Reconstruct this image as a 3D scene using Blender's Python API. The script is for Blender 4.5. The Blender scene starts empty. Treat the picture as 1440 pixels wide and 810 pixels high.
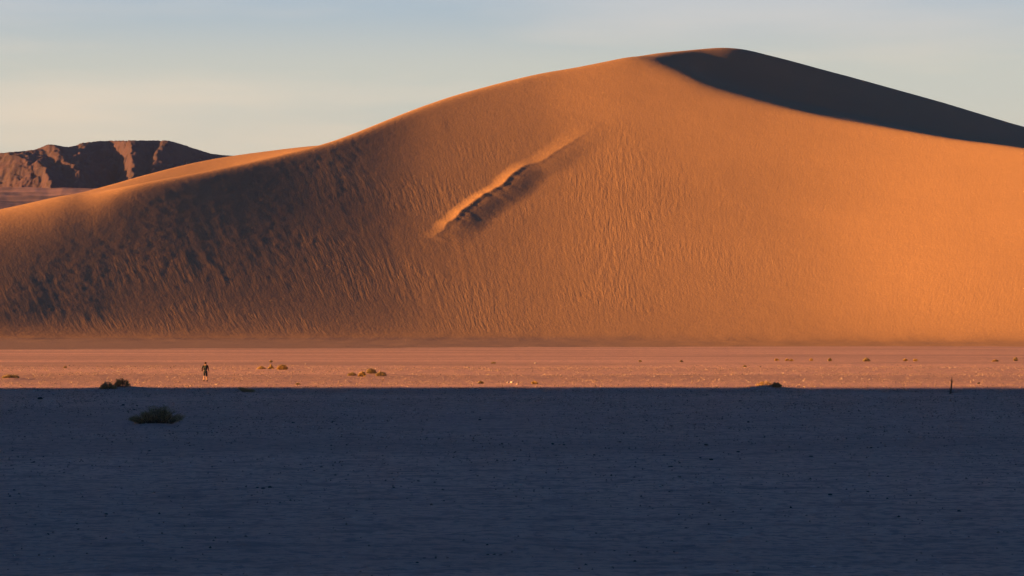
import bpy, bmesh, math, random
import numpy as np
from mathutils import Vector, Matrix
R = math.radians
scene = bpy.context.scene
C = scene.collection

# ------------------------------------------------------------------ camera
F = 4083.0                       # focal length in photo pixels (photo is 1440 wide)
CAM_H = 4.0
HROW = 473.0                     # photo row of eye level
pitch = math.atan((HROW - 405.0) / F)
cd = bpy.data.cameras.new('camera'); cam = bpy.data.objects.new('camera', cd); C.objects.link(cam)
cam.location = (0, 0, CAM_H); cam.rotation_euler = (math.pi/2 + pitch, 0, 0)
cd.sensor_width = 36; cd.lens = F / 1440 * 36; cd.clip_start = 0.5; cd.clip_end = 120000
scene.camera = cam

# ------------------------------------------------------------------ light
SUN_EL = 7.5
SUN_A = 14.0                     # degrees behind the picture plane, coming from the left
az = R(SUN_A)
sx, sy = math.cos(az), math.sin(az)            # horizontal travel direction of the light
tanE = math.tan(R(SUN_EL))
ld = bpy.data.lights.new('sun', 'SUN'); ld.energy = 5.0; ld.angle = R(0.75); ld.color = (1.0, 0.472, 0.118)
sun = bpy.data.objects.new('sun', ld); C.objects.link(sun)
sun.rotation_euler = Vector((sx, sy, -tanE)).to_track_quat('-Z', 'Y').to_euler()

w = bpy.data.worlds.new('World'); scene.world = w; w.use_nodes = True
nt = w.node_tree; N = nt.nodes; L = nt.links; N.clear()
out = N.new('ShaderNodeOutputWorld'); bg = N.new('ShaderNodeBackground')
sky = N.new('ShaderNodeTexSky'); sky.sky_type = 'NISHITA'; sky.sun_disc = False
sky.sun_elevation = R(SUN_EL); sky.sun_rotation = R(270 - SUN_A)
sky.altitude = 600; sky.air_density = 1.0; sky.dust_density = 0.6; sky.ozone_density = 2.0
bg.inputs['Strength'].default_value = 0.05
# thin high cirrus streaks, by direction
tc = N.new('ShaderNodeTexCoord'); mp = N.new('ShaderNodeMapping'); mp.inputs['Scale'].default_value = (5, 5, 38)
mp.inputs['Location'].default_value = (1.3, 0.4, 0.35)
mp.inputs['Rotation'].default_value = (0, R(3), 0)
nz = N.new('ShaderNodeTexNoise'); nz.inputs['Scale'].default_value = 1.0; nz.inputs['Detail'].default_value = 5
rp = N.new('ShaderNodeValToRGB'); rp.color_ramp.elements[0].position = 0.46; rp.color_ramp.elements[1].position = 0.74
mul = N.new('ShaderNodeMath'); mul.operation = 'MULTIPLY'; mul.inputs[1].default_value = 0.8
mix = N.new('ShaderNodeMixRGB'); mix.blend_type = 'MULTIPLY'; mix.inputs['Color2'].default_value = (1.42, 1.18, 1.04, 1)
L.new(tc.outputs['Generated'], mp.inputs['Vector']); L.new(mp.outputs['Vector'], nz.inputs['Vector'])
L.new(nz.outputs['Fac'], rp.inputs['Fac']); L.new(rp.outputs['Color'], mul.inputs[0]); L.new(mul.outputs[0], mix.inputs['Fac'])
# evening sky: pale warm band low down passing smoothly into deep blue overhead
sep = N.new('ShaderNodeSeparateXYZ'); L.new(tc.outputs['Generated'], sep.inputs[0])
er = N.new('ShaderNodeValToRGB'); er.color_ramp.interpolation = 'EASE'
ev = er.color_ramp.elements
SKY = [(0.0, (.68, .59, .45)), (.060, (.63, .585, .48)), (.088, (.57, .57, .50)), (.118, (.39, .48, .55)), (.17, (.09, .22, .40)), (.32, (.004, .085, .24)), (.70, (.0, .040, .165)), (1.0, (.0, .033, .15))]
while len(ev) < len(SKY): ev.new(.5)
for i_, (p_, c_) in enumerate(SKY): ev[i_].position = p_; ev[i_].color = (*c_, 1)
L.new(sep.outputs[2], er.inputs[0])
gain = N.new('ShaderNodeVectorMath'); gain.operation = 'SCALE'; gain.inputs['Scale'].default_value = 5.35
L.new(er.outputs[0], gain.inputs[0])
tint = N.new('ShaderNodeMixRGB'); tint.inputs[0].default_value = .98
L.new(sky.outputs['Color'], tint.inputs[1]); L.new(gain.outputs[0], tint.inputs[2])
L.new(tint.outputs[0], mix.inputs['Color1']); L.new(mix.outputs['Color'], bg.inputs['Color'])
L.new(bg.outputs['Background'], out.inputs['Surface'])

vs = scene.view_settings
vs.view_transform = 'Standard'; vs.look = 'None'; vs.gamma = 1.0; vs.exposure = 2.05

# ------------------------------------------------------------------ helpers
def px_u(px): return (px - 720.0) / F
def row_w(row): return math.tan(pitch + math.atan((405.0 - row) / F))     # height over distance, from eye level
def a_row_w(row): return np.tan(pitch + np.arctan((405.0 - np.asarray(row, float)) / F))

_rs = np.random.RandomState(7)
_perm = _rs.permutation(4096); _ga = _rs.rand(4096) * 2 * np.pi
_gx, _gy = np.cos(_ga), np.sin(_ga)
def perlin(x, y, seed=0):
    x = np.asarray(x, float) + seed * 17.31; y = np.asarray(y, float) - seed * 9.77
    xi = np.floor(x).astype(np.int64); yi = np.floor(y).astype(np.int64)
    xf = x - xi; yf = y - yi
    u = xf*xf*xf*(xf*(xf*6-15)+10); v = yf*yf*yf*(yf*(yf*6-15)+10)
    def g(ix, iy, dx, dy):
        h = _perm[(ix + _perm[iy & 4095]) & 4095]
        return _gx[h]*dx + _gy[h]*dy
    a = g(xi, yi, xf, yf); b = g(xi+1, yi, xf-1, yf); c = g(xi, yi+1, xf, yf-1); d = g(xi+1, yi+1, xf-1, yf-1)
    return ((a*(1-u)+b*u)*(1-v) + (c*(1-u)+d*u)*v) * 1.5
def fbm(x, y, o=4, seed=0, gain=.5, lac=2.03):
    s = 0; a = 1; t = 0
    for k in range(o):
        s = s + a*perlin(x*lac**k, y*lac**k, seed+k*3.7); t += a; a *= gain
    return s / t
def smooth(a, b, x):
    t = np.clip((np.asarray(x, float)-a)/(b-a), 0, 1); return t*t*(3-2*t)
def pchip(xk, yk, x):
    xk = np.array(xk, float); yk = np.array(yk, float); x = np.asarray(x, float)
    h = np.diff(xk); d = np.diff(yk)/h; m = np.zeros_like(yk); m[0] = d[0]; m[-1] = d[-1]
    for i in range(1, len(xk)-1):
        if d[i-1]*d[i] > 0:
            w1 = 2*h[i]+h[i-1]; w2 = h[i]+2*h[i-1]; m[i] = (w1+w2)/(w1/d[i-1]+w2/d[i])
    i = np.clip(np.searchsorted(xk, x)-1, 0, len(h)-1); t = np.clip((x-xk[i])/h[i], 0, 1)
    return ((1+2*t)*(1-t)**2*yk[i] + t*(1-t)**2*h[i]*m[i] + t*t*(3-2*t)*yk[i+1] + t*t*(t-1)*h[i]*m[i+1])
def gsmooth(a, sig, axis=0):
    if sig < .3: return a
    r = int(sig*3)+1; k = np.exp(-.5*(np.arange(-r, r+1)/sig)**2); k /= k.sum()
    a = np.moveaxis(a, axis, 0); p = np.concatenate([np.repeat(a[:1], r, 0), a, np.repeat(a[-1:], r, 0)])
    cs = sum(k[i]*p[i:i+a.shape[0]] for i in range(2*r+1))
    return np.moveaxis(cs, 0, axis)

def grid_mesh(name, X, Y, Z, mat, attrs=None):
    nj, ni = Z.shape
    me = bpy.data.meshes.new(name)
    co = np.stack([X, Y, Z], -1).reshape(-1, 3).astype(np.float32)
    idx = np.arange(nj*ni).reshape(nj, ni)
    q = np.stack([idx[:-1, :-1], idx[:-1, 1:], idx[1:, 1:], idx[1:, :-1]], -1).reshape(-1, 4)
    me.vertices.add(len(co)); me.vertices.foreach_set('co', co.ravel())
    me.loops.add(q.size); me.loops.foreach_set('vertex_index', q.ravel().astype(np.int32))
    me.polygons.add(len(q)); me.polygons.foreach_set('loop_start', np.arange(0, q.size, 4, dtype=np.int32))
    me.polygons.foreach_set('loop_total', np.full(len(q), 4, np.int32))
    me.polygons.foreach_set('use_smooth', np.ones(len(q), bool))
    for k, v in (attrs or {}).items():
        if v.ndim == 3:
            a = me.attributes.new(k, 'FLOAT_VECTOR', 'POINT'); a.data.foreach_set('vector', v.reshape(-1).astype(np.float32))
        else:
            a = me.attributes.new(k, 'FLOAT', 'POINT'); a.data.foreach_set('value', v.reshape(-1).astype(np.float32))
    me.update(calc_edges=True); me.materials.append(mat)
    o = bpy.data.objects.new(name, me); C.objects.link(o); return o

class NT:
    """tiny node-tree writer"""
    def __init__(s, name):
        s.m = bpy.data.materials.new(name); s.m.use_nodes = True; s.t = s.m.node_tree
        s.t.nodes.clear(); s.o = s.t.nodes.new('ShaderNodeOutputMaterial'); s.b = s.t.nodes.new('ShaderNodeBsdfPrincipled')
        s.t.links.new(s.b.outputs[0], s.o.inputs[0]); s.b.inputs['Roughness'].default_value = .95
        s.b.inputs['Specular IOR Level'].default_value = .15
    def n(s, t, **k):
        x = s.t.nodes.new(t)
        for a, b in k.items(): setattr(x, a, b)
        return x
    def l(s, a, b): s.t.links.new(a, b)
    def val(s, sock, v):
        if hasattr(v, 'default_value') or hasattr(v, 'is_linked'): s.l(v, sock)
        else: sock.default_value = v
    def noise(s, vec, scale, detail=4, rough=.5, dist=0):
        x = s.n('ShaderNodeTexNoise'); s.l(vec, x.inputs['Vector']); x.inputs['Scale'].default_value = scale
        x.inputs['Detail'].default_value = detail; x.inputs['Roughness'].default_value = rough; x.inputs['Distortion'].default_value = dist
        return x.outputs['Fac']
    def math(s, op, a, b=0.0, clamp=False):
        x = s.n('ShaderNodeMath', operation=op, use_clamp=clamp); s.val(x.inputs[0], a); s.val(x.inputs[1], b); return x.outputs[0]
    def ramp(s, fac, stops):
        x = s.n('ShaderNodeValToRGB'); s.l(fac, x.inputs[0]); e = x.color_ramp.elements
        while len(e) < len(stops): e.new(.5)
        for i, (p, c) in enumerate(stops):
            e[i].position = p; e[i].color = (*(c if isinstance(c, tuple) else (c, c, c)), 1)
        return x.outputs[0]
    def mix(s, fac, a, b, bt='MIX'):
        x = s.n('ShaderNodeMixRGB', blend_type=bt); s.val(x.inputs[0], fac)
        for k, v in ((1, a), (2, b)):
            if isinstance(v, tuple): x.inputs[k].default_value = (*v, 1)
            else: s.l(v, x.inputs[k])
        return x.outputs[0]
    def scale(s, vec, sc):
        x = s.n('ShaderNodeMapping'); s.l(vec, x.inputs[0]); x.inputs['Scale'].default_value = sc; return x.outputs[0]
    def bump(s, h, dist, strength=1.0, nrm=None):
        x = s.n('ShaderNodeBump'); s.l(h, x.inputs['Height']); x.inputs['Distance'].default_value = dist
        s.val(x.inputs['Strength'], strength)
        if nrm is not None: s.l(nrm, x.inputs['Normal'])
        return x.outputs[0]
    def obj(s): return s.n('ShaderNodeTexCoord').outputs['Object']
    def attr(s, name): return s.n('ShaderNodeAttribute', attribute_name=name)
    def color(s, c): s.val(s.b.inputs['Base Color'], c if not isinstance(c, tuple) else (*c, 1))
    def normal(s, n): s.l(n, s.b.inputs['Normal'])

def flat_mat(name, col, rough=.9):
    m = NT(name); n = m.noise(m.obj(), 14, 4)
    m.color(m.mix(m.ramp(n, [(.35, 0.), (.65, 1.)]), tuple(c*.75 for c in col), tuple(min(1, c*1.2) for c in col)))
    m.b.inputs['Roughness'].default_value = rough
    return m.m

# ------------------------------------------------------------------ materials of the land
SAND = (0.50, 0.255, 0.105)
def sand_material():
    m = NT('dune_sand'); o = m.obj()
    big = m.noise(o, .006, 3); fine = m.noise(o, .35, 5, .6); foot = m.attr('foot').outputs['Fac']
    c = m.mix(m.ramp(big, [(.35, 0.), (.65, 1.)]), (.375, .212, .108), (.425, .24, .120))
    c = m.mix(m.ramp(fine, [(.3, 0.), (.7, .25)]), c, (.32, .175, .095))
    c = m.mix(foot, c, (.27, .168, .122))  # darker tint stands in for the shade along the dune foot
    m.color(c)
    fl = m.attr('flow'); fv = fl.outputs['Vector']
    mask = m.attr('rip').outputs['Fac']
    n1 = m.noise(m.scale(fv, (1/.85, 1/20., 1)), 1.0, 3, .6, .15)
    n2 = m.noise(m.scale(fv, (1/.8, 1/6., 1)), 1.0, 3, .6, .4)
    n3 = m.noise(o, .9, 4, .6)
    b = m.bump(n1, .20, mask)
    b = m.bump(n2, .13, mask, b)
    b = m.bump(n3, .13, 1.0, b)
    m.normal(b)
    return m.m

def ground_material():
    m = NT('playa_ground'); o = m.obj()
    ob = m.scale(o, (.35, 1.0, 1.0))
    big = m.noise(ob, .02, 4); mid = m.noise(m.scale(o, (.6, 1, 1)), .9, 6, .7); fine = m.noise(o, 3.0, 5, .65); peb = m.noise(o, 9.0, 2, .6)
    c = m.mix(m.ramp(big, [(.35, 0.), (.65, 1.)]), (.46, .262, .19), (.74, .41, .285))
    c = m.mix(m.ramp(mid, [(.38, .8), (.50, 0.)]), c, (.30, .185, .15))
    c = m.mix(m.ramp(fine, [(.40, .8), (.50, 0.)]), c, (.26, .175, .15))
    c = m.mix(m.ramp(peb, [(.66, 0.), (.72, .6)]), c, (.70, .56, .45))
    sp = m.n('ShaderNodeSeparateXYZ'); m.l(o, sp.inputs[0])
    farf = m.math('MULTIPLY', m.math('SUBTRACT', sp.outputs[1], 2000.0), 1/1500.0, True)
    fan = m.mix(m.ramp(m.noise(m.scale(o, (.004, .0018, .004)), 1.0, 5, .65), [(.4, 0.), (.6, 1.)]), (.13, .074, .072), (.30, .17, .155))
    c = m.mix(farf, c, fan)
    m.color(c)
    b = m.bump(mid, .10, 1.0)
    b = m.bump(fine, .045, 1.0, b)
    b = m.bump(peb, .02, 1.0, b)
    m.normal(b)
    return m.m

def mountain_material():
    m = NT('mountain_rock'); o = m.obj()
    a = m.noise(o, .0016, 6, .6); b_ = m.noise(o, .012, 5, .6)
    c = m.mix(m.ramp(a, [(.38, 0.), (.62, 1.)]), (.052, .031, .044), (.078, .044, .056))
    c = m.mix(m.ramp(b_, [(.35, .6), (.6, 0.)]), c, (.038, .028, .034))
    m.color(c); m.normal(m.bump(b_, 9, 1.0)); return m.m
M_sand = sand_material(); M_ground = ground_material(); M_mount = mountain_material()

# ------------------------------------------------------------------ the flat
def flat_at(px, row):
    d = CAM_H/-row_w(row); return px_u(px)*d, d
BUMPS = []
for px_, row_, wpx, hh in [(168, 547, 34, .20), (16, 534, 22, .14), (1082, 547, 26, .30), (1346, 556, 22, .16), (492, 553, 16, .20), (347, 555, 22, .16), (221, 597, 44, .10), (397, 520, 12, .1), (522, 529, 40, .14), (728, 540, 22, .12)]:
    bx_, by_ = flat_at(px_, row_); BUMPS.append((bx_, by_+.6, wpx/F*by_, 2.6, hh))
def ground_z(x, y):
    x = np.asarray(x, float); y = np.asarray(y, float)
    r = np.hypot(x, y)
    far = smooth(20, 140, r)
    z = .16*far*fbm(x/60, y/26, 3, 2) + .06*fbm(x/7, y/3.5, 3, 5) + .05*fbm(x/1.9, y/.8, 4, 9)*(1-smooth(250, 420, r))
    # low swells running across the flat
    z = z + .16*smooth(230, 300, y)*(1-smooth(900, 1100, y))*fbm(x/240, y/30, 2, 12)
    for (bx, by, rx, ry, hh) in BUMPS:
        d = ((x-bx)/rx)**2+((y-by)/ry)**2
        z = z + hh*np.exp(-np.minimum(d, 30))
    return z*(1-smooth(1300, 2500, r))

def build_ground():
    inner = np.linspace(-.205, .205, 820)
    outer = np.geomspace(.207, 60, 70)
    U = np.concatenate([-outer[::-1], inner, outer])
    ys = np.concatenate([-np.geomspace(6000, 20, 16), [0, 12, 24], np.geomspace(32, 1250, 470), np.geomspace(1330, 15500, 60)])
    S = np.maximum(np.abs(ys), 30.0)
    X = U[None, :]*S[:, None]; Y = np.repeat(ys[:, None], len(U), 1)
    # keep the sheet no wider than 60 km
    X = np.clip(X, -15500, 15500) + (U[None, :]*1e-3)
    Z = ground_z(X, Y)
    # lift towards the mountain foot: the alluvial fan
    rise = np.clip(Y-1700, 0, 8200)*.0632*smooth(1800, 3200, Y)
    side = 1-smooth(900, 3200, X)
    Z = Z + rise*side*(1+.05*fbm(X/900, Y/900, 4, 3)) + side*smooth(2600, 4500, Y)*9*fbm(X/160, Y/330, 4, 33)
    o = grid_mesh('desert_flat', X, Y, Z, M_ground); o['kind'] = 'structure'; o['label'] = 'wide flat desert floor of pale gravelly silt in front of the dune'
    return o

# ------------------------------------------------------------------ the dune
D0 = 760.0
def dune_profiles(px):
    """height along each line of sight on a fine distance axis; returns Dax, Z[D, px]"""
    Dax = np.arange(D0, 2500, 2.0)
    base = gsmooth(np.interp(px, [-1600, -900, -400, 0, 300, 450, 600, 750, 900, 1050, 1200, 1440, 1800, 2300, 3200], [962, 1022, 1082, 1142, 1186, 1208.8, 1231, 1245, 1256, 1264, 1265, 1240, 1205, 1155, 1075]), 7)
    main = pchip([-1600, -900, -400, 0, 71, 142, 203, 271, 340, 400, 460, 500, 560, 600, 640, 700, 760, 800, 850, 895, 930, 960, 993, 1033, 1080, 1101, 1182, 1263, 1343, 1440, 1800, 2300, 3200],
                 [472, 446, 376, 298, 283, 269.5, 257, 244, 230, 216, 201, 186, 162, 147, 133.5, 117.5, 103.5, 97, 87, 79.5, 80, 87, 103, 122, 133, 140, 157, 171, 185, 197, 275, 380, 472], px)
    sil = pchip([-1600, -900, -400, 0, 71, 142, 205, 279, 340, 400, 460, 500, 560, 600, 640, 700, 760, 800, 850, 895, 920, 960, 990, 1020, 1045, 1080, 1110, 1150, 1200, 1260, 1320, 1380, 1440, 1800, 2300, 3200],
                [472, 444, 374, 295.5, 280, 263, 245, 227, 217, 209.5, 201.5, 186.5, 162.5, 147.5, 134, 118, 104, 97.5, 87.5, 79, 75.2, 70.8, 68.2, 66.6, 69, 77.5, 85, 96, 109, 125.5, 142, 160, 178, 262, 370, 472], px)
    w1 = a_row_w(main); w2 = a_row_w(sil)
    k = pchip([-1600, 0, 150, 450, 600, 750, 900, 1200, 1440, 2300, 3200], [.47, .47, .465, .44, .43, .430, .438, .45, .445, .44, .43], px)
    D1 = (base+26)/(1-w1/k)
    gap = pchip([-1600, 0, 142, 300, 460, 500, 850, 920, 1033, 1200, 1440, 2000, 3200], [60, 60, 90, 130, 90, 30, 30, 60, 160, 230, 250, 260, 200], px)
    D2 = D1+gap
    dip = pchip([-1600, 0, 142, 300, 440, 500, 915, 955, 1000, 1060, 1200, 1440, 2000, 3200], [0, 0, 2, 5, 1, 0, 0, 3, 8, 9, 8.5, 8, 6, 0], px)
    sig = pchip([-1600, 0, 100, 200, 340, 460, 700, 930, 1000, 1060, 1150, 1300, 3200], [34, 30, 22, 6, 3, 3, 5, 12, 14, 10, 5, 3, 4], px)
    s2 = np.ones_like(px, float); D1a = D1.copy()
    fw = 1-smooth(870, 930, px)
    aw = np.interp(px, [-1600, 0, 400, 800, 1150, 1500, 3200], [330, 315, 250, 190, 110, 90, 90]); ah = np.interp(px, [-400, 0, 500, 900, 1200, 1500], [2.6, 2.6, 2.3, 2.0, 1.6, 1.6])
    for it in range(6):
        z1 = k*(D1a-base); z2 = (CAM_H + D2*w2)*s2
        Z = np.empty((len(Dax), len(px)))
        for i in range(len(px)):
            d = Dax-base[i]
            face = k[i]*(d - 26*(1-np.exp(-np.clip(d, 0, None)/50.)))
            apron = -.25 + (ah[i]+.25)*np.clip((Dax-(base[i]-aw[i]))/aw[i], -.2, 1.1)
            front = np.maximum(face, apron)
            z1i = np.interp(D1a[i], Dax, front)
            G = D2[i]-D1[i]
            back = np.interp(Dax, [D1a[i], D1a[i]+.45*G, D1a[i]+G, D1a[i]+G+30, D1a[i]+G+30+max(z2[i], 1)/.42], [z1i, z1i+.45*(z2[i]-z1i)-dip[i], z2[i], z2[i]-5, -3])
            Z[:, i] = np.where(Dax < D1a[i], front, back)
        levels = [0, 2, 5, 12, 24, 36]
        stack = [gsmooth(Z, l/2.0, 0) for l in levels]
        Zs = np.zeros_like(Z)
        for i in range(len(px)):
            s = sig[i]; j = int(np.clip(np.searchsorted(levels, s)-1, 0, len(levels)-2)); t = np.clip((s-levels[j])/(levels[j+1]-levels[j]), 0, 1)
            near = (1-t)*stack[j][:, i] + t*stack[j+1][:, i]
            foot = stack[3][:, i]; q = smooth(base[i]+25, base[i]+60, Dax)
            Zs[:, i] = foot*(1-q) + near*q
        if it == 5: break
        el = (Zs-CAM_H)/Dax[:, None]
        for i in range(len(px)):
            a = el[:, i][Dax < D1a[i]+(.3*gap[i] if gap[i] > 80 else 4)].max()
            D1a[i] += fw[i]*np.clip((w1[i]-a)*D1a[i]/(k[i]-w1[i]), -12, 12)
            b = el[:, i].max()
            s2[i] *= np.clip(w2[i]/max(b, 1e-4), .93, 1.08) if w2[i] > .002 else 1
        D1a = gsmooth(D1a, 1.2); s2 = gsmooth(s2, 1.2)
    return Dax, Zs, base, D1a

def build_dune():
    pin = np.arange(-70, 1515, 1.25)
    lo = -70 - np.geomspace(2, 1500, 90)[::-1]; hi = 1513 + np.geomspace(2, 1700, 90)
    cpx = np.arange(-1600, 3260, 10.0)
    Dax, Zc, base_c, D1_c = dune_profiles(cpx)
    Zc = gsmooth(Zc, .8, 1)
    px = np.concatenate([lo, pin, hi])
    rows = np.concatenate([np.arange(D0, 1130, 4), np.arange(1130, 1640, 1.2), np.arange(1641, 1860, 2.2), np.arange(1862, 2480, 9)])
    # interpolate in distance then in azimuth (cubic-ish through fine linear + smoothing)
    tmp = np.empty((len(rows), len(cpx)))
    for i in range(len(cpx)): tmp[:, i] = np.interp(rows, Dax, Zc[:, i])
    # Catmull-Rom across azimuth
    f = (px-cpx[0])/10.0; i1 = np.clip(np.floor(f).astype(int), 1, len(cpx)-3); t = f-i1
    p0, p1, p2, p3 = tmp[:, i1-1], tmp[:, i1], tmp[:, i1+1], tmp[:, i1+2]
    Z = .5*((2*p1)+(-p0+p2)*t+(2*p0-5*p1+4*p2-p3)*t*t+(-p0+3*p1-3*p2+p3)*t**3)
    u = px_u(px)
    Y = np.repeat(rows[:, None], len(px), 1); X = u[None, :]*Y
    base = np.interp(px, cpx, base_c)
    D1 = np.interp(px, cpx, D1_c)
    # smooth gradients for the fall lines
    Zg = gsmooth(gsmooth(Z, 6, 0), 6, 1)
    zD = np.gradient(Zg, rows, axis=0); zu = np.gradient(Zg, u, axis=1)
    zx = zu/Y; zy = zD - u[None, :]/Y*zu
    q = np.empty_like(Z); q[0] = X[0]
    sl = np.clip(zx/np.maximum(zy, .08), -1.2, 1.2)*.33
    sl = np.where(Y < base[None, :]+10, 0, sl)
    sl = np.where(Y > D1[None, :], 0, sl)
    for j in range(1, len(rows)):
        dy = rows[j]-rows[j-1]
        du = (sl[j]*dy - u*dy*0)/rows[j]
        q[j] = np.interp(u - du, u, q[j-1]) + 0
    # q counts metres across at the foot; keep its spacing about metric
    t = (Y-base[None, :])/(D1-base)[None, :]
    PX = np.repeat(px[None, :], len(rows), 0)
    on = smooth(.03, .10, t)*(1-smooth(.90, .99, t))
    patch = smooth(-.15, .25, fbm(X/70, Y/60, 3, 21))
    # where the slipped sand shows: middle and left of the face
    region = smooth(-120, 150, PX)*(1-smooth(820, 1010, PX))
    upper = 1-smooth(.50, .80, t)*(1-smooth(330, 520, PX)) 
    ul = np.where(PX < 520, 1, 1-.75*smooth(.62, .85, t))
    rip = on*np.clip(region*upper*ul*(.35+.65*patch), 0, 1)
    # right hand patches
    r2 = np.exp(-((PX-1000)/110)**2-((t-.42)/.16)**2)*.75 + np.exp(-((PX-1350)/110)**2-((t-.24)/.12)**2)*.75 + np.exp(-((PX-850)/60)**2-((t-.40)/.25)**2)*.2
    rip = np.clip(rip + on*r2*(.4+.6*patch) + on*.16*smooth(-.1, .3, fbm(X/45, Y/50, 3, 23))*smooth(850, 1000, PX)*(1-smooth(.65, .9, t)), 0, 1)
    q2 = q + 1.0*fbm(X/40, Y/60, 2, 51)
    streak = fbm(q2/2.6, Y/60, 3, 31)
    gully = -np.abs(perlin(q2/8.5, Y/95, 41))
    wave = fbm(q2/2.0, Y/9, 2, 61)
    Z = Z + rip*(1-.55*smooth(560, 850, PX))*(.038*streak + .018*wave)
    gm = on*smooth(.0, .3, fbm(X/60, Y/90, 2, 71))*smooth(180, 320, PX)*(1-smooth(660, 760, PX))*smooth(.1, .25, t)
    gm = gm*(1-smooth(.62, .82, t)*(1-smooth(400, 500, PX)))
    Z = Z + gm*(.10*fbm(q2/5.5, Y/230, 3, 81))
    # very soft billows
    Z = Z + smooth(0, .2, t)*((.06+.36*smooth(500, 950, PX))*fbm(X/90, Y/70, 3, 91)) + .05*smooth(0, .1, t)*fbm(X/6, Y/6, 3, 95)
    # -------- the slipped scarp, a low bright lip running up the face
    pts = [(604, 339), (611, 333), (622, 325), (633, 315), (654, 299), (678, 281), (706, 263), (722, 248), (731, 236), (756, 232), (772, 221), (796, 206), (820, 191), (850, 172)]
    amp = [0, .35, .7, 1.6, 1.9, 2.0, 2.0, 1.8, 1.3, 1.0, 1.0, .9, .5, 0]
    W = []
    El = (Z-CAM_H)/Y
    for (a, r) in pts:
        i = int(np.argmin(np.abs(px-a))); j = int(np.argmax(El[:, i] > row_w(r))); W.append((X[j, i], Y[j, i]))
    # resample with jitter
    W = np.array(W); s = np.concatenate([[0], np.cumsum(np.hypot(*np.diff(W, axis=0).T))]); ss = np.linspace(0, s[-1], 120)
    wx = np.interp(ss, s, W[:, 0]); wy = np.interp(ss, s, W[:, 1]); am = np.interp(ss, s, amp)
    wx = gsmooth(wx, 3.0)+1.5*fbm(ss/12, ss*0, 3, 3); wy = gsmooth(wy, 3.0); am0 = gsmooth(am, 3.0); wd = np.interp(ss/ss[-1], [0, .5, .8, 1], [6.2, 7, 10, 16]); am = am*(1+.22*fbm(ss/4.5, ss*0+3, 3, 8))
    sub_i = (px > 560) & (px < 960); sub_j = (rows > wy.min()-60) & (rows < wy.max()+60)
    jj = np.where(sub_j)[0]; ii = np.where(sub_i)[0]
    Xs = X[np.ix_(jj, ii)]; Ys = Y[np.ix_(jj, ii)]
    best = np.full(Xs.shape, 1e9); sd = np.zeros_like(Xs); aa = np.zeros_like(Xs); asm = np.zeros_like(Xs); ww = np.ones_like(Xs)
    for k in range(len(ss)-1):
        dx, dy = wx[k+1]-wx[k], wy[k+1]-wy[k]; l2 = dx*dx+dy*dy
        tt = np.clip(((Xs-wx[k])*dx+(Ys-wy[k])*dy)/l2, 0, 1)
        ex = Xs-wx[k]-tt*dx; ey = Ys-wy[k]-tt*dy; d = np.hypot(ex, ey)
        s_ = np.sign(ex*dy-ey*dx)        # >0 right side
        m = d < best; best[m] = d[m]; sd[m] = (s_*d)[m]; aa[m] = (am[k]+(am[k+1]-am[k])*tt)[m]; asm[m] = am0[k]; ww[m] = wd[k]
    prof = np.where(sd < 0, .9*np.clip(1+sd/ww, 0, 1)**1.5, .9 - .17*smooth(0, 3.0, sd))
    tail = np.where(sd < 0, 0, -.73*smooth(1.5, 17, sd))
    Z[np.ix_(jj, ii)] += (aa*prof + asm*tail)*np.exp(-(best/60)**4)
    Z[np.ix_(jj, ii)] += np.where(sd > 0, -(aa-asm)*.73*smooth(2, 9, sd), 0)*np.exp(-(best/60)**4)
    rip_s = rip[np.ix_(jj, ii)]; calm = 1-np.exp(-((sd-9)/11)**2)*np.clip(aa/1.5, 0, 1)
    rip[np.ix_(jj, ii)] = rip_s*calm
    Z = Z + .30*fbm(X/22, Y/45, 3, 97)*smooth(-1.2, -.5, t)*(1-smooth(0, .1, t))
    # soft shade at the dune foot, painted as a darker apron colour
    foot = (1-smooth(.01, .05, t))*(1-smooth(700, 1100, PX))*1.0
    flow = np.stack([q2, Y, Z*0], -1)
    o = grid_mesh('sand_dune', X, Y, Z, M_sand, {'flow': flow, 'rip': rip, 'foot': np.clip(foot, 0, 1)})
    o['kind'] = 'structure'; o['label'] = 'huge orange sand dune with a dark shaded flank at the upper right'
    return o

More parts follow.
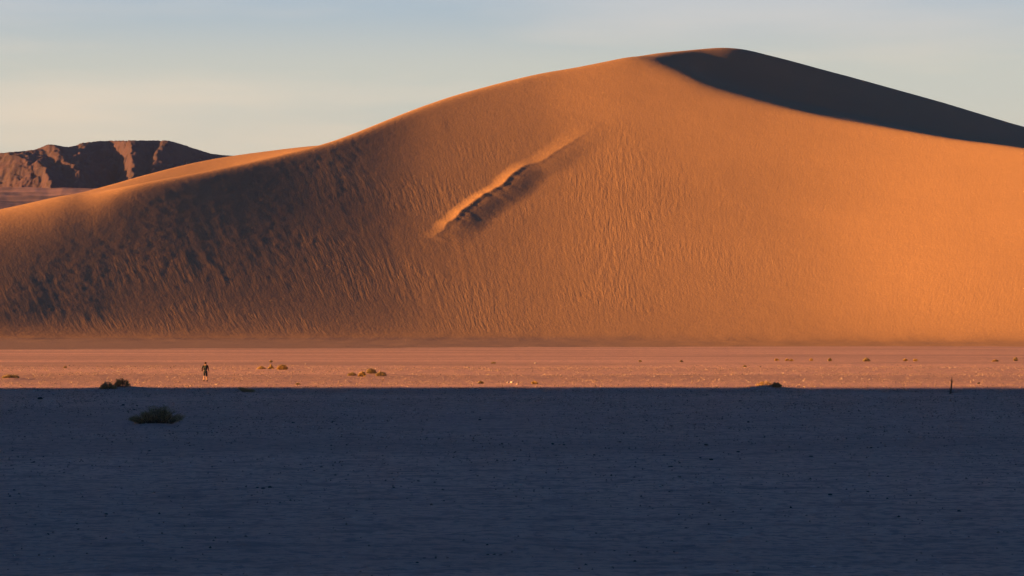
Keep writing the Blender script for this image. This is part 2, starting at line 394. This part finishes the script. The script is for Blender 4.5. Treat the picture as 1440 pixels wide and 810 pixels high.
# ------------------------------------------------------------------ far mountain
def build_mountain():
    D = 9500.0
    u = np.concatenate([np.linspace(-.60, -.225, 60), np.arange(-.22, -.085, .00026), np.linspace(-.084, .12, 60)])
    ys = np.concatenate([np.linspace(7200, 8780, 40), np.arange(8800, 9840, 3.6), np.linspace(9850, 12500, 40)])
    Y = np.repeat(ys[:, None], len(u), 1); X = Y*u[None, :]
    sky_px = np.array([-900, -500, -200, 0, 25, 45, 57, 68, 80, 92, 105, 115, 140, 167, 200, 230, 253, 270, 290, 310, 327, 345, 500, 700, 1000])
    sky_r = np.array([330, 285, 235, 215, 213, 211, 207, 203, 204.5, 206.5, 205, 201, 198.5, 197.5, 197.5, 197.5, 202, 208, 214, 218, 219, 223, 262, 320, 440])
    fine = np.arange(-900, 1000, 4.0)
    cr = pchip(sky_px, sky_r, fine) + .9*fbm(fine/14, fine*0, 3, 5)
    cx = px_u(fine)*D; cz = CAM_H + a_row_w(cr)*D
    P = 720 + F*u                                   # bearing of each column
    h0 = np.interp(u*D, cx, cz)
    tp = [-1700, -1000, -300, -60, 14, 58, 70, 156, 184, 220, 238, 300, 316, 345, 420, 800, 1300]
    td = [10800, 9300, 9900, 9640, 9460, 9560, 9520, 9760, 9560, 9650, 9590, 9730, 9690, 9760, 9700, 10600, 11500]
    sl = np.interp(P, [-60, 20, 60, 110, 150, 175, 200, 232, 300], [.1, .12, .19, .12, .05, .04, -.06, -.14, -.05])[None, :]
    PP = np.repeat(P[None, :], len(ys), 0)
    jag = 10*fbm(X/90, Y/90, 4, 3)
    Dt0 = np.interp(PP, tp, td)
    sh = PP - sl*np.clip(Dt0-Y, 0, 320) + jag*.8 + 11*fbm(X/22, Y/30, 5, 6)
    Dt = gsmooth(np.interp(sh, tp, td), 1.5, 1) + 20*fbm(X/60, Y/80, 4, 13)*smooth(20, 160, Dt0-Y)
    rough = smooth(10, 120, Dt-Y)
    Z = np.where(Y < Dt, h0[None, :] - .56*(Dt-Y), h0[None, :] - .5*(Y-Dt))
    Z = Z + rough*(12*fbm(X/45, Y/45, 4, 23) + 3*fbm(X/12, Y/12, 3, 29))
    cr_u = np.interp(P, fine, a_row_w(cr)); el = (Z-CAM_H)/Y; k_ = cr_u/np.maximum(el.max(0), .01)
    Z = CAM_H + (Z-CAM_H)*gsmooth(k_, 3.0)[None, :]
    o = grid_mesh('mountain', X, Y, Z, M_mount); o['kind'] = 'structure'; o['label'] = 'distant bare mountain with shaded gullies beyond the left end of the dune'
    return o

# ------------------------------------------------------------------ the hill left of the picture whose shadow covers the near flat
def build_shade_hill():
    edge_y = 203.0; h = 300.0
    xs = np.concatenate([np.linspace(-4000, -2500, 30), np.linspace(-2490, -190, 300)]); ys = np.linspace(-1700, 420, 360)
    X, Y = np.meshgrid(xs, ys)
    ycrest = edge_y - h/tanE*sy
    top = h + 2.2*fbm(X/55, X*0, 4, 5)
    north = top - .52*np.clip(Y-ycrest, 0, None)
    body = np.where(Y < ycrest, h+ (30+14*fbm(X/300, Y/300, 4, 8))*smooth(0, 300, ycrest-Y), north)
    east = (-230-X)*.42
    south = (Y+1680)*.5; west = (X+4000)*.3
    Z = np.minimum(np.minimum(body, east), np.minimum(south, west)) + 5*fbm(X/60, Y/60, 4, 9)*smooth(20, 120, np.abs(Y-ycrest))
    Z = np.maximum(Z, -3)
    o = grid_mesh('rocky_hill', X, Y, Z, M_mount); o['kind'] = 'structure'; o['label'] = 'bare rocky hill left of the view that shades the near flat'
    return o

build_ground(); build_dune(); build_mountain(); build_shade_hill()

def build_haze():
    me = bpy.data.meshes.new('haze'); bm = bmesh.new(); bmesh.ops.create_cube(bm, size=1.0); bm.to_mesh(me); bm.free()
    x0, x1, y0, y1, z0, z1 = -17000, 17000, -9000, 17000, -70, 950
    for v in me.vertices: v.co = ((x0 if v.co.x < 0 else x1), (y0 if v.co.y < 0 else y1), (z0 if v.co.z < 0 else z1))
    m = bpy.data.materials.new('thin_air'); m.use_nodes = True; t = m.node_tree; t.nodes.clear()
    o_ = t.nodes.new('ShaderNodeOutputMaterial'); v_ = t.nodes.new('ShaderNodeVolumePrincipled')
    v_.inputs['Color'].default_value = (.72, .82, 1, 1); v_.inputs['Density'].default_value = HAZE; v_.inputs['Anisotropy'].default_value = .8
    t.links.new(v_.outputs[0], o_.inputs['Volume']); me.materials.append(m)
    o = bpy.data.objects.new('haze', me); C.objects.link(o); o['kind'] = 'stuff'; o['label'] = 'thin evening air between the view and the far mountain'
HAZE = 1.3e-5
build_haze()

# ------------------------------------------------------------------ things on the flat
def leaf_mat(name, c1, c2):
    m = NT(name); o = m.obj(); n = m.noise(o, 5.0, 3)
    m.color(m.mix(m.ramp(n, [(.35, 0.), (.65, 1.)]), c1, c2)); m.b.inputs['Roughness'].default_value = .8
    return m.m
M_leaf = leaf_mat('dry_shrub_leaves', (.25, .19, .10), (.36, .26, .13))
M_gold = leaf_mat('golden_dry_grass', (.34, .22, .08), (.46, .30, .11))
M_stem = flat_mat('woody_stem', (.10, .075, .055))
M_dark = flat_mat('dark_stone', (.060, .052, .050)); M_pale = flat_mat('pale_stone', (.50, .40, .33)); M_mid = flat_mat('brown_stone', (.20, .15, .125))

def gz(x, y): return float(ground_z(np.array([x]), np.array([y]))[0])
def place(px, row):
    x, y = flat_at(px, row)
    for _ in range(4):
        d = (CAM_H - gz(x, y))/-row_w(row); x, y = px_u(px)*d, d
    return x, y, gz(x, y)

def mesh_from(name, verts, faces, mats, mi=None):
    me = bpy.data.meshes.new(name); me.from_pydata([tuple(v) for v in verts], [], [tuple(f) for f in faces])
    for m in mats: me.materials.append(m)
    me.update(); return me
def link(name, me, parent=None, loc=(0, 0, 0)):
    o = bpy.data.objects.new(name, me); C.objects.link(o); o.parent = parent; o.location = loc; return o
def tag(o, label, cat, group=None):
    o['label'] = label; o['category'] = cat
    if group: o['group'] = group
    return o
def thing(name, label, cat, loc, group=None, rz=0):
    o = bpy.data.objects.new(name, None); C.objects.link(o); o.location = loc; o.rotation_euler.z = rz; o.empty_display_size = .2
    return tag(o, label, cat, group)

def tube(V, Fc, pts, r0, r1, n=4):
    b = len(V); pts = [Vector(p) for p in pts]
    for i, p in enumerate(pts):
        d = (pts[min(i+1, len(pts)-1)]-pts[max(i-1, 0)]).normalized()
        a = d.cross(Vector((.3, 1, .2))).normalized(); c = d.cross(a)
        r = r0+(r1-r0)*i/(len(pts)-1)
        for k in range(n):
            t = 2*math.pi*k/n; V.append(p+a*math.cos(t)*r+c*math.sin(t)*r)
    for i in range(len(pts)-1):
        for k in range(n):
            Fc.append((b+i*n+k, b+i*n+(k+1) % n, b+(i+1)*n+(k+1) % n, b+(i+1)*n+k))
    Fc.append(tuple(range(b+len(V)-b-n, len(V))))

def shrub_meshes(w, h, seed, n_stem=60, per=36, leaf=.035, prof=None, dep=.6):
    """stems fanning out of a low mound, each with small leaves; prof(t in -1..1) gives the relative height"""
    rnd = random.Random(seed); LV, LF, SV, SF = [], [], [], []
    prof = prof or (lambda t: math.sqrt(max(0, 1-t*t)))
    for i in range(n_stem):
        t = rnd.uniform(-1, 1); dy = rnd.uniform(-1, 1)*dep
        hh = h*max(.22, prof(t))*(1-.45*dy*dy)*rnd.uniform(.62, 1.1)
        b = Vector((t*w*.30+rnd.uniform(-.04, .04)*w, dy*w*.2, -.02))
        tip = Vector((t*w*.5+rnd.uniform(-.05, .05)*w, dy*w*.42, hh))
        mid = (b+tip)/2+Vector((rnd.uniform(-.04, .04)*w, rnd.uniform(-.04, .04)*w, hh*.14))
        pts = [b, (b+mid)/2+Vector((0, 0, hh*.04)), mid, (mid+tip)/2+Vector((0, 0, hh*.03)), tip]
        tube(SV, SF, pts, .010*max(1, w), .003, 3)
        for k in range(per):
            s = rnd.uniform(.18, 1.04); a = s*4; j = min(3, int(a)); f = a-j
            p = pts[j]*(1-f)+pts[j+1]*f
            p = p+Vector((rnd.gauss(0, .045), rnd.gauss(0, .045), rnd.gauss(0, .03)))*min(1.2, w)
            if p.z < 0: p.z = rnd.uniform(0, .03)
            d = Vector((rnd.gauss(0, 1), rnd.gauss(0, 1), rnd.gauss(.5, .8))).normalized(); q = d.cross(Vector((rnd.gauss(0, 1), rnd.gauss(0, 1), rnd.gauss(0, 1)))).normalized()
            L_ = leaf*rnd.uniform(.6, 1.5); W_ = L_*.32; o = len(LV)
            LV += [p, p+d*L_*.5+q*W_, p+d*L_, p+d*L_*.5-q*W_]; LF.append((o, o+1, o+2, o+3))
    return LV, LF, SV, SF

def shrub(px0, px1, rbase, rtop, label, seed, cat='shrub', name='desert_shrub', group=None, mat=None, prof=None, dens=1.0):
    x, y, z = place((px0+px1)/2, rbase)
    w = (px1-px0)/F*y; h = (rbase-rtop)/F*y
    n = max(14, int(min(130, 46*w*dens+12))); per = int(30*dens+8)
    LV, LF, SV, SF = shrub_meshes(w, h, seed, n, per, .035+.0001*y, prof)
    t = thing(name, label, cat, (x, y, z), group)
    link('foliage', mesh_from('foliage', LV, LF, [mat or M_leaf]), t); link('stems', mesh_from('stems', SV, SF, [M_stem]), t)
    return t

shrub(181, 258, 597, 573, 'largest shrub, a wide dark olive bush standing alone in the shaded foreground at left', 1,
      prof=lambda t: float(np.interp(t, [-1, -.75, -.4, -.1, .1, .3, .55, .85, 1], [.25, .4, .7, .98, .86, 1, .78, .62, .3])), dens=1.5)
shrub(141, 164, 547, 538, 'flatter left one of two olive shrubs touching at the edge of the shadow', 2, group='two shrubs at the shadow edge')
shrub(161, 183, 547, 535.5, 'taller right one of two olive shrubs touching at the edge of the shadow', 3, group='two shrubs at the shadow edge')
shrub(4, 27, 534, 529.5, 'low dark shrub at the left border of the picture on the sunlit flat', 4)
shrub(362, 373, 519.5, 515, 'smallest and leftmost of the three golden tufts right of the walker', 5, 'grass tuft', 'grass_tuft', 'three golden tufts', M_gold, dens=.8)
shrub(377, 385, 519.5, 512.5, 'narrow pointed golden tuft between the two other tufts right of the walker', 6, 'grass tuft', 'grass_tuft', 'three golden tufts', M_gold, prof=lambda t: 1-abs(t)*.8, dens=.9)
shrub(390, 404, 520, 513, 'round and largest of the three golden tufts right of the walker', 7, 'grass tuft', 'grass_tuft', 'three golden tufts', M_gold, dens=1.3)
shrub(489, 500, 528, 524, 'leftmost low dark shrub of the row of four near the middle of the sunlit flat', 8, group='row of four shrubs on the sunlit flat')
shrub(504, 514.5, 527.5, 521, 'golden domed shrub second from the left in the row of four', 9, group='row of four shrubs on the sunlit flat', mat=M_gold)
shrub(515, 529, 528, 521, 'tallest green shrub, third from the left in the row of four', 10, group='row of four shrubs on the sunlit flat')
shrub(528, 543, 530.5, 525, 'dark shrub at the right end of the row of four with a long shadow', 11, group='row of four shrubs on the sunlit flat')
shrub(336, 358, 555, 550.5, 'flat dark shrub just inside the shadow below the three golden tufts', 12, prof=lambda t: .9-.4*t)
shrub(672, 680, 539.5, 536, 'small dark tuft left of the pale stones at the shadow edge', 13, 'grass tuft', 'grass_tuft')
shrub(747, 756, 540, 536.5, 'small reddish tuft right of the pale stones at the shadow edge', 14, 'grass tuft', 'grass_tuft', mat=M_gold)
shrub(1064, 1090, 544, 536.5, 'sparse golden dead bush growing on the low hummock at the shadow edge at right', 15, mat=M_gold, dens=.5)
shrub(1084, 1099, 547, 541, 'dark clump at the right end of the low hummock at the shadow edge', 16)
for i, (a, b, rb, rt, l) in enumerate([
    (1089, 1095, 507.5, 504.5, 'leftmost small tuft of the far row of tufts on the right'),
    (1104, 1109, 507.5, 504.5, 'left one of a close pair of small tufts in the far row on the right'),
    (1110, 1115, 508, 505, 'right one of a close pair of small tufts in the far row on the right'),
    (1138.5, 1143, 507.5, 504.5, 'tiny lone tuft right of the close pair in the far row'),
    (1164, 1169.5, 508, 503.8, 'small dark tuft left of the largest far tuft'),
    (1213.5, 1223, 508.5, 503.2, 'largest dark round tuft of the far row on the right'),
    (1270, 1276, 508, 504.6, 'small golden tuft, first one right of the largest far tuft'),
    (1284, 1290, 508, 504.6, 'small golden tuft, second one right of the largest far tuft'),
    (1395, 1404, 508.5, 506.2, 'low flat tuft near the right border in the far row'),
    (1425, 1431, 508, 502.5, 'dark upright tuft at the right border, last of the far row')]):
    shrub(a, b, rb, rt, l, 40+i, 'grass tuft', 'grass_tuft', 'far row of tufts on the right', M_leaf if i in (4, 5, 9) else M_gold, dens=1.0)
for i, (a, r, wd, l) in enumerate([(694, 511.5, 6, 'flat dark tuft on the sunlit flat above the pale stones'), (381, 509.5, 4, 'tiny dark tuft standing behind the three golden tufts'), (92, 518, 4, 'tiny dark tuft on the sunlit flat left of the walker'),
                           (1047, 515, 5, 'tiny flat tuft left of and nearer than the far row on the right'), (900, 509, 4, 'tiny tuft on the sunlit flat right of the middle'), (958, 509, 4, 'tiny dark tuft left of the far row, by itself'), (419, 541, 5, 'tiny tuft near the shadow edge below the row of four')]):
    shrub(a-wd/2, a+wd/2, r, r-2.4, l, 70+i, 'grass tuft', 'grass_tuft')

# dead upright stalk on its hummock, right
def build_stalk():
    x, y, z = place(1337, 555.5); sc = y/F
    t = thing('dead_stalk', 'thin dead upright stalk on a low mound at the right edge of the shadow', 'dead plant', (x, y, z))
    V, Fc = [], []; tube(V, Fc, [(-.05, 0, -.05), (0, 0, .25), (.03, 0, .55), (.06, 0, .85), (.07, .02, 1.13)], .075, .022, 6)
    link('main_stem', mesh_from('main_stem', V, Fc, [M_stem]), t)
    for pts in ([(.0, 0, .12), (-.08, .02, .30), (-.10, .03, .42)], [(.04, 0, .6), (.10, .02, .75), (.12, .02, .90)], [(0, 0, .08), (.18, 0, .10), (.40, .02, .05)], [(.05, 0, .72), (.0, .03, .86), (-.01, .03, .98)], [(0, 0, .1), (-.2, .1, .16), (-.3, .1, .1)]):
        V, Fc = [], []; tube(V, Fc, pts, .028, .008, 5); link('branch', mesh_from('branch', V, Fc, [M_stem]), t)
build_stalk()

# ---- stones
def stone_mesh(seed, mat, flat=.6):
    rnd = random.Random(seed); bm = bmesh.new(); bmesh.ops.create_icosphere(bm, subdivisions=2, radius=.5)
    ph = [rnd.uniform(0, 6) for _ in range(4)]
    cuts = [Vector((rnd.gauss(0, 1), rnd.gauss(0, 1), rnd.gauss(0, 1))).normalized() for _ in range(7)]
    for v in bm.verts:
        for c in cuts:
            d = v.co.dot(c)-.34
            if d > 0: v.co -= c*d*.85
        v.co *= 1+.07*math.sin(7*v.co.x+ph[0])+.06*math.sin(8*v.co.y+ph[1]); v.co.z *= flat
    me = bpy.data.meshes.new('stone'); bm.to_mesh(me); bm.free(); me.materials.append(mat); return me
SM = {k: [stone_mesh(10*j+k_, m, .45+.1*k_) for k_ in range(4)] for j, (k, m) in enumerate((('dark', M_dark), ('pale', M_pale), ('mid', M_mid)))}
rnd = random.Random(5)
def stone(px, row, wpx, kind, label, group=None, hs=1.0):
    x, y, z = place(px, row); w_ = wpx/F*y
    o = link('stone', SM[kind][rnd.randrange(4)]); o.location = (x, y, z+w_*.10*hs)
    o.scale = (w_, w_*rnd.uniform(.6, .9), w_*hs*rnd.uniform(.75, 1.1)); o.rotation_euler = (rnd.uniform(-.2, .2), rnd.uniform(-.2, .2), rnd.uniform(-.6, .6))
    return tag(o, label, 'stone', group)
for px_, r_, w_, k_, l_ in [(57, 562, 8, 'dark', 'dark stone just inside the shadow at far left, above the large shrub'),
    (173, 570.5, 6, 'dark', 'dark stone directly above the left half of the large shrub'), (193, 571, 4, 'dark', 'smaller dark stone above the middle of the large shrub'),
    (733, 683, 5, 'pale', 'single pale stone in the shaded foreground near the middle'), (1022, 672, 4, 'pale', 'single pale stone in the shaded foreground right of the middle'),
    (753, 511.5, 5, 'pale', 'bright stone on the sunlit flat above the middle of the shadow edge'),
    (714, 539.5, 4, 'pale', 'leftmost pale stone of the three at the shadow edge near the middle'), (720, 540, 6, 'pale', 'middle and largest pale stone of the three at the shadow edge near the middle'), (728, 540.5, 4, 'pale', 'rightmost pale stone of the three at the shadow edge near the middle'),
    (1376, 539.5, 5, 'dark', 'dark stone on the sunlit side of the shadow edge right of the dead stalk'),
    (1075, 540, 4, 'pale', 'pale stone shining on the hummock at the shadow edge at right'), (1369, 535, 3, 'pale', 'pale stone shining on the flat right of the dead stalk'),
    (1052, 594, 5, 'dark', 'dark stone in the shadow below the hummock at right'),
    (675, 590.5, 5, 'dark', 'dark stone in the shadow below the small dark tuft')]:
    stone(px_, r_, w_, k_, l_)
named = [(285, 633), (47, 651), (150, 724), (210, 635), (468, 593), (413, 595), (777, 626), (793, 626), (943, 657), (662, 662), (672, 670), (933, 640), (1038, 636), (1000, 647), (1140, 643), (1167, 696), (1280, 697), (1348, 720), (1220, 693), (993, 626), (597, 785), (587, 793), (613, 785), (370, 686), (380, 687), (362, 686), (695, 780), (704, 781), (686, 780)]
for px_, r_ in named: stone(px_, r_, rnd.uniform(4, 8), 'dark', 'dark stone lying on the shaded foreground flat', 'dark stones on the shaded flat', .7)
for _ in range(70):
    r_ = 560+250*rnd.random()**1.1; stone(rnd.uniform(0, 1440), r_, rnd.uniform(2.5, 5.5), 'dark', 'dark stone lying on the shaded foreground flat', 'dark stones on the shaded flat', .7)
for _ in range(60):
    k_ = rnd.choice(['mid', 'mid', 'mid', 'pale'])
    stone(rnd.uniform(0, 1440), rnd.uniform(512, 546), rnd.uniform(1.8, 3.4), k_, 'small %s stone lying on the sunlit flat before the dune' % ('brown' if k_ == 'mid' else 'pale'), 'stones on the sunlit flat' if k_ == 'mid' else 'pale stones on the sunlit flat')

# ---- gravel: nobody could count it
def build_gravel():
    rs = np.random.RandomState(3); n = 85000
    near = rs.rand(n) < .62
    D = np.where(near, 45+180*np.sqrt(rs.rand(n)), 212+190*rs.rand(n)**1.3)
    U = rs.uniform(-.2, .2, n); x = U*D; y = D
    keep = fbm(x/9, y/14, 3, 44)+rs.uniform(-.55, .55, n) > -.05
    x, y, D = x[keep], y[keep], D[keep]; n = len(x)
    s = (.020+.028*rs.rand(n)**2)*(.55+D/230)
    z = ground_z(x, y)+s*.1
    base = np.array([[1, 0, 0], [-.5, .8, 0], [-.5, -.8, 0], [.1, 0, .75], [0, .1, -.5]])
    ang = rs.rand(n)*6.283; ca, sa = np.cos(ang), np.sin(ang)
    V = base[None]*s[:, None, None]*(1+.45*rs.uniform(-1, 1, (n, 5, 3)))
    Vx = V[..., 0]*ca[:, None]-V[..., 1]*sa[:, None]+x[:, None]; Vy = V[..., 0]*sa[:, None]+V[..., 1]*ca[:, None]+y[:, None]
    co = np.stack([Vx, Vy, V[..., 2]+z[:, None]], -1).reshape(-1, 3).astype(np.float32)
    f = np.array([[0, 1, 3], [1, 2, 3], [2, 0, 3], [1, 0, 4], [2, 1, 4], [0, 2, 4]])
    fc = (f[None]+5*np.arange(n)[:, None, None]).reshape(-1).astype(np.int32)
    me = bpy.data.meshes.new('gravel'); me.vertices.add(len(co)); me.vertices.foreach_set('co', co.ravel())
    me.loops.add(len(fc)); me.loops.foreach_set('vertex_index', fc); nf = len(fc)//3
    me.polygons.add(nf); me.polygons.foreach_set('loop_start', np.arange(0, nf*3, 3, dtype=np.int32)); me.polygons.foreach_set('loop_total', np.full(nf, 3, np.int32))
    tone = np.repeat(rs.rand(n), 5).astype(np.float32)
    a = me.attributes.new('tone', 'FLOAT', 'POINT'); a.data.foreach_set('value', tone)
    me.update(calc_edges=True)
    m = NT('gravel'); m.color(m.ramp(m.attr('tone').outputs['Fac'], [(0., (.10, .075, .065)), (.45, (.24, .16, .13)), (.88, (.42, .29, .22)), (1., (.65, .50, .40))])); me.materials.append(m.m)
    o = link('gravel', me); o['kind'] = 'stuff'; o['label'] = 'scattered gravel and small pebbles over the flat'
build_gravel()

# ------------------------------------------------------------------ the walker
def skin_mesh(name, nodes, edges, mat, levels=2, root=0):
    me = bpy.data.meshes.new(name); me.from_pydata([n[0] for n in nodes], edges, [])
    o = bpy.data.objects.new(name, me); C.objects.link(o)
    md = o.modifiers.new('skin', 'SKIN'); sv = me.skin_vertices[0].data
    for i, nd in enumerate(nodes):
        r = nd[1]; sv[i].radius = r if isinstance(r, tuple) else (r, r)
    sv[root].use_root = True
    sb = o.modifiers.new('sub', 'SUBSURF'); sb.levels = levels; sb.render_levels = levels
    dg = bpy.context.evaluated_depsgraph_get(); me2 = bpy.data.meshes.new_from_object(o.evaluated_get(dg))
    me2.name = name; bpy.data.objects.remove(o); bpy.data.meshes.remove(me)
    me2.materials.clear(); me2.materials.append(mat)
    for p in me2.polygons: p.use_smooth = True
    return me2
M_skin = flat_mat('skin', (.46, .26, .17), .6); M_shirt = flat_mat('dark_shirt', (.022, .023, .030)); M_shorts = flat_mat('navy_shorts', (.020, .026, .040))
M_pack = flat_mat('backpack_fabric', (.045, .060, .060)); M_hair = flat_mat('brown_hair', (.045, .025, .015)); M_shoe = flat_mat('dark_shoe', (.03, .025, .025)); M_strap = flat_mat('orange_strap', (.45, .20, .05))
def build_person():
    x, y, z = place(289, 536.8)
    z += .02
    t = thing('person', 'person in dark shirt and shorts with a backpack walking away across the sunlit flat', 'person', (x, y, z), rz=R(-4))
    # joints; +Y is the way the walker faces
    J = []; E = []
    def add(p, r, par=None):
        J.append((p, r)); i = len(J)-1
        if par is not None: E.append((par, i))
        return i
    pel = add((0, 0, .93), (.15, .105)); wst = add((0, .01, 1.08), (.13, .095), pel); chs = add((0, .02, 1.28), (.165, .11), wst); upc = add((0, .01, 1.41), (.13, .085), chs)
    nk = add((.0, .02, 1.49), .058, upc); n2 = add((0, .035, 1.53), .055, nk); hd = add((.004, .05, 1.61), (.080, .093), n2); tp = add((.004, .045, 1.69), (.070, .082), hd)
    nose = add((-.006, .155, 1.595), .012, hd)
    for s in (-1, 1): add((s*.088, .045, 1.60), (.008, .02), hd)
    for s in (-1, 1):
        sh = add((s*.19, .01, 1.40), .058, upc)
        el = add((s*.275, -.02 if s > 0 else -.05, 1.13), .040, sh)
        wr = add((s*.31 if s > 0 else -.30, .08 if s > 0 else .06, .90), .027, el)
        pm = add((wr_x := (s*.315 if s > 0 else -.305), .11 if s > 0 else .085, .845), (.036, .018), wr)
        py = .11 if s > 0 else .085
        for q, (oy, ln) in enumerate(((-.028, .062), (-.010, .075), (.010, .080), (.028, .070))):
            a = add((wr_x, py+oy, .80), .0095, pm); b = add((wr_x-s*.008, py+oy+.004, .80-ln*.5), .0088, a); add((wr_x-s*.026, py+oy+.008, .80-ln), .0075, b)
        a = add((wr_x-s*.020, py+.040, .840), .011, pm); add((wr_x-s*.030, py+.058, .800), .009, a)
    feet = []
    for s, fy in ((-1, -.16), (1, .20)):
        hp = add((s*.095, 0, .86), .093, pel)
        kn = add((s*.105, fy*.35+.05, .49), .060, hp); cf = add((s*.107, fy*.62, .34), .056, kn)
        an = add((s*.108, fy, .095), .036, cf); ft = add((s*.115, fy+.12, .035), (.040, .028), an); feet.append((s*.112, fy, s))
    link('body', skin_mesh('body', J, E, M_skin, 2, pel), t)
    def sub(nodes, edges, name, mat, parent=t): return link(name, skin_mesh(name, nodes, edges, mat, 2, 0), parent)
    sh = sub([((0, .0, .84), (.175, .135)), ((0, .01, 1.08), (.148, .115)), ((0, .02, 1.28), (.185, .13)), ((0, .01, 1.42), (.13, .095)), ((0, .02, 1.475), (.072, .068)),
              ((-.20, .01, 1.405), .075), ((-.265, -.03, 1.20), .068), ((-.315, .03, .90), .060), ((.20, .01, 1.405), .075), ((.255, -.01, 1.20), .060), ((.305, .05, .94), .048)],
             [(0, 1), (1, 2), (2, 3), (3, 4), (3, 5), (5, 6), (6, 7), (3, 8), (8, 9), (9, 10)], 'shirt', M_shirt)
    sub([((0, 0, 1.03), (.16, .12)), ((0, 0, .87), (.17, .12)), ((-.100, -.005, .80), .105), ((-.105, .0, .60), .090), ((-.106, -.01, .47), .085), ((.100, .01, .80), .105), ((.105, .07, .60), .090), ((.106, .11, .48), .085)],
        [(0, 1), (1, 2), (2, 3), (3, 4), (1, 5), (5, 6), (6, 7)], 'shorts', M_shorts)
    sub([((.004, .015, 1.63), (.090, .088)), ((.004, .03, 1.70), (.080, .090)), ((.004, -.005, 1.57), (.078, .055))], [(0, 1), (0, 2)], 'hair', M_hair)
    for ex in (-.033, .037):
        bm = bmesh.new(); bmesh.ops.create_icosphere(bm, subdivisions=2, radius=.012); me = bpy.data.meshes.new('eye'); bm.to_mesh(me); bm.free(); me.materials.append(M_shoe)
        link('eye', me, t, (ex, .137, 1.625))
    for fx, fy, s in feet:
        sub([((fx, fy-.055, .07), (.060, .075)), ((fx, fy+.03, .065), (.062, .070)), ((fx+s*.006, fy+.12, .055), (.060, .055)), ((fx+s*.008, fy+.19, .05), (.048, .045))], [(0, 1), (1, 2), (2, 3)], 'shoe', M_shoe)
    # backpack: rounded sack with lid, pocket and straps
    bm = bmesh.new(); bmesh.ops.create_cube(bm, size=1)
    for v in bm.verts: v.co = Vector((v.co.x*.29*(1-.12*(v.co.z > 0)), v.co.y*.17, v.co.z*.46))
    bmesh.ops.bevel(bm, geom=bm.edges[:], offset=.05, segments=4, affect='EDGES'); me = bpy.data.meshes.new('backpack'); bm.to_mesh(me); bm.free(); me.materials.append(M_pack)
    bp = link('backpack', me, t, (0, -.175, 1.22))
    bm = bmesh.new(); bmesh.ops.create_cube(bm, size=1)
    for v in bm.verts: v.co = Vector((v.co.x*.22, v.co.y*.07, v.co.z*.19))
    bmesh.ops.bevel(bm, geom=bm.edges[:], offset=.025, segments=3, affect='EDGES'); me = bpy.data.meshes.new('pocket'); bm.to_mesh(me); bm.free(); me.materials.append(M_shirt)
    link('pocket', me, bp, (0, -.10, -.09))
    for s in (-1, 1):
        V, Fc = [], []; tube(V, Fc, [(s*.10, .05, .19), (s*.115, .16, .265), (s*.125, .27, .20), (s*.13, .33, .06), (s*.14, .28, -.10), (s*.135, .06, -.17)], .020, .018, 6)
        link('strap', mesh_from('strap', V, Fc, [M_strap if s < 0 else M_pack]), bp)
build_person()
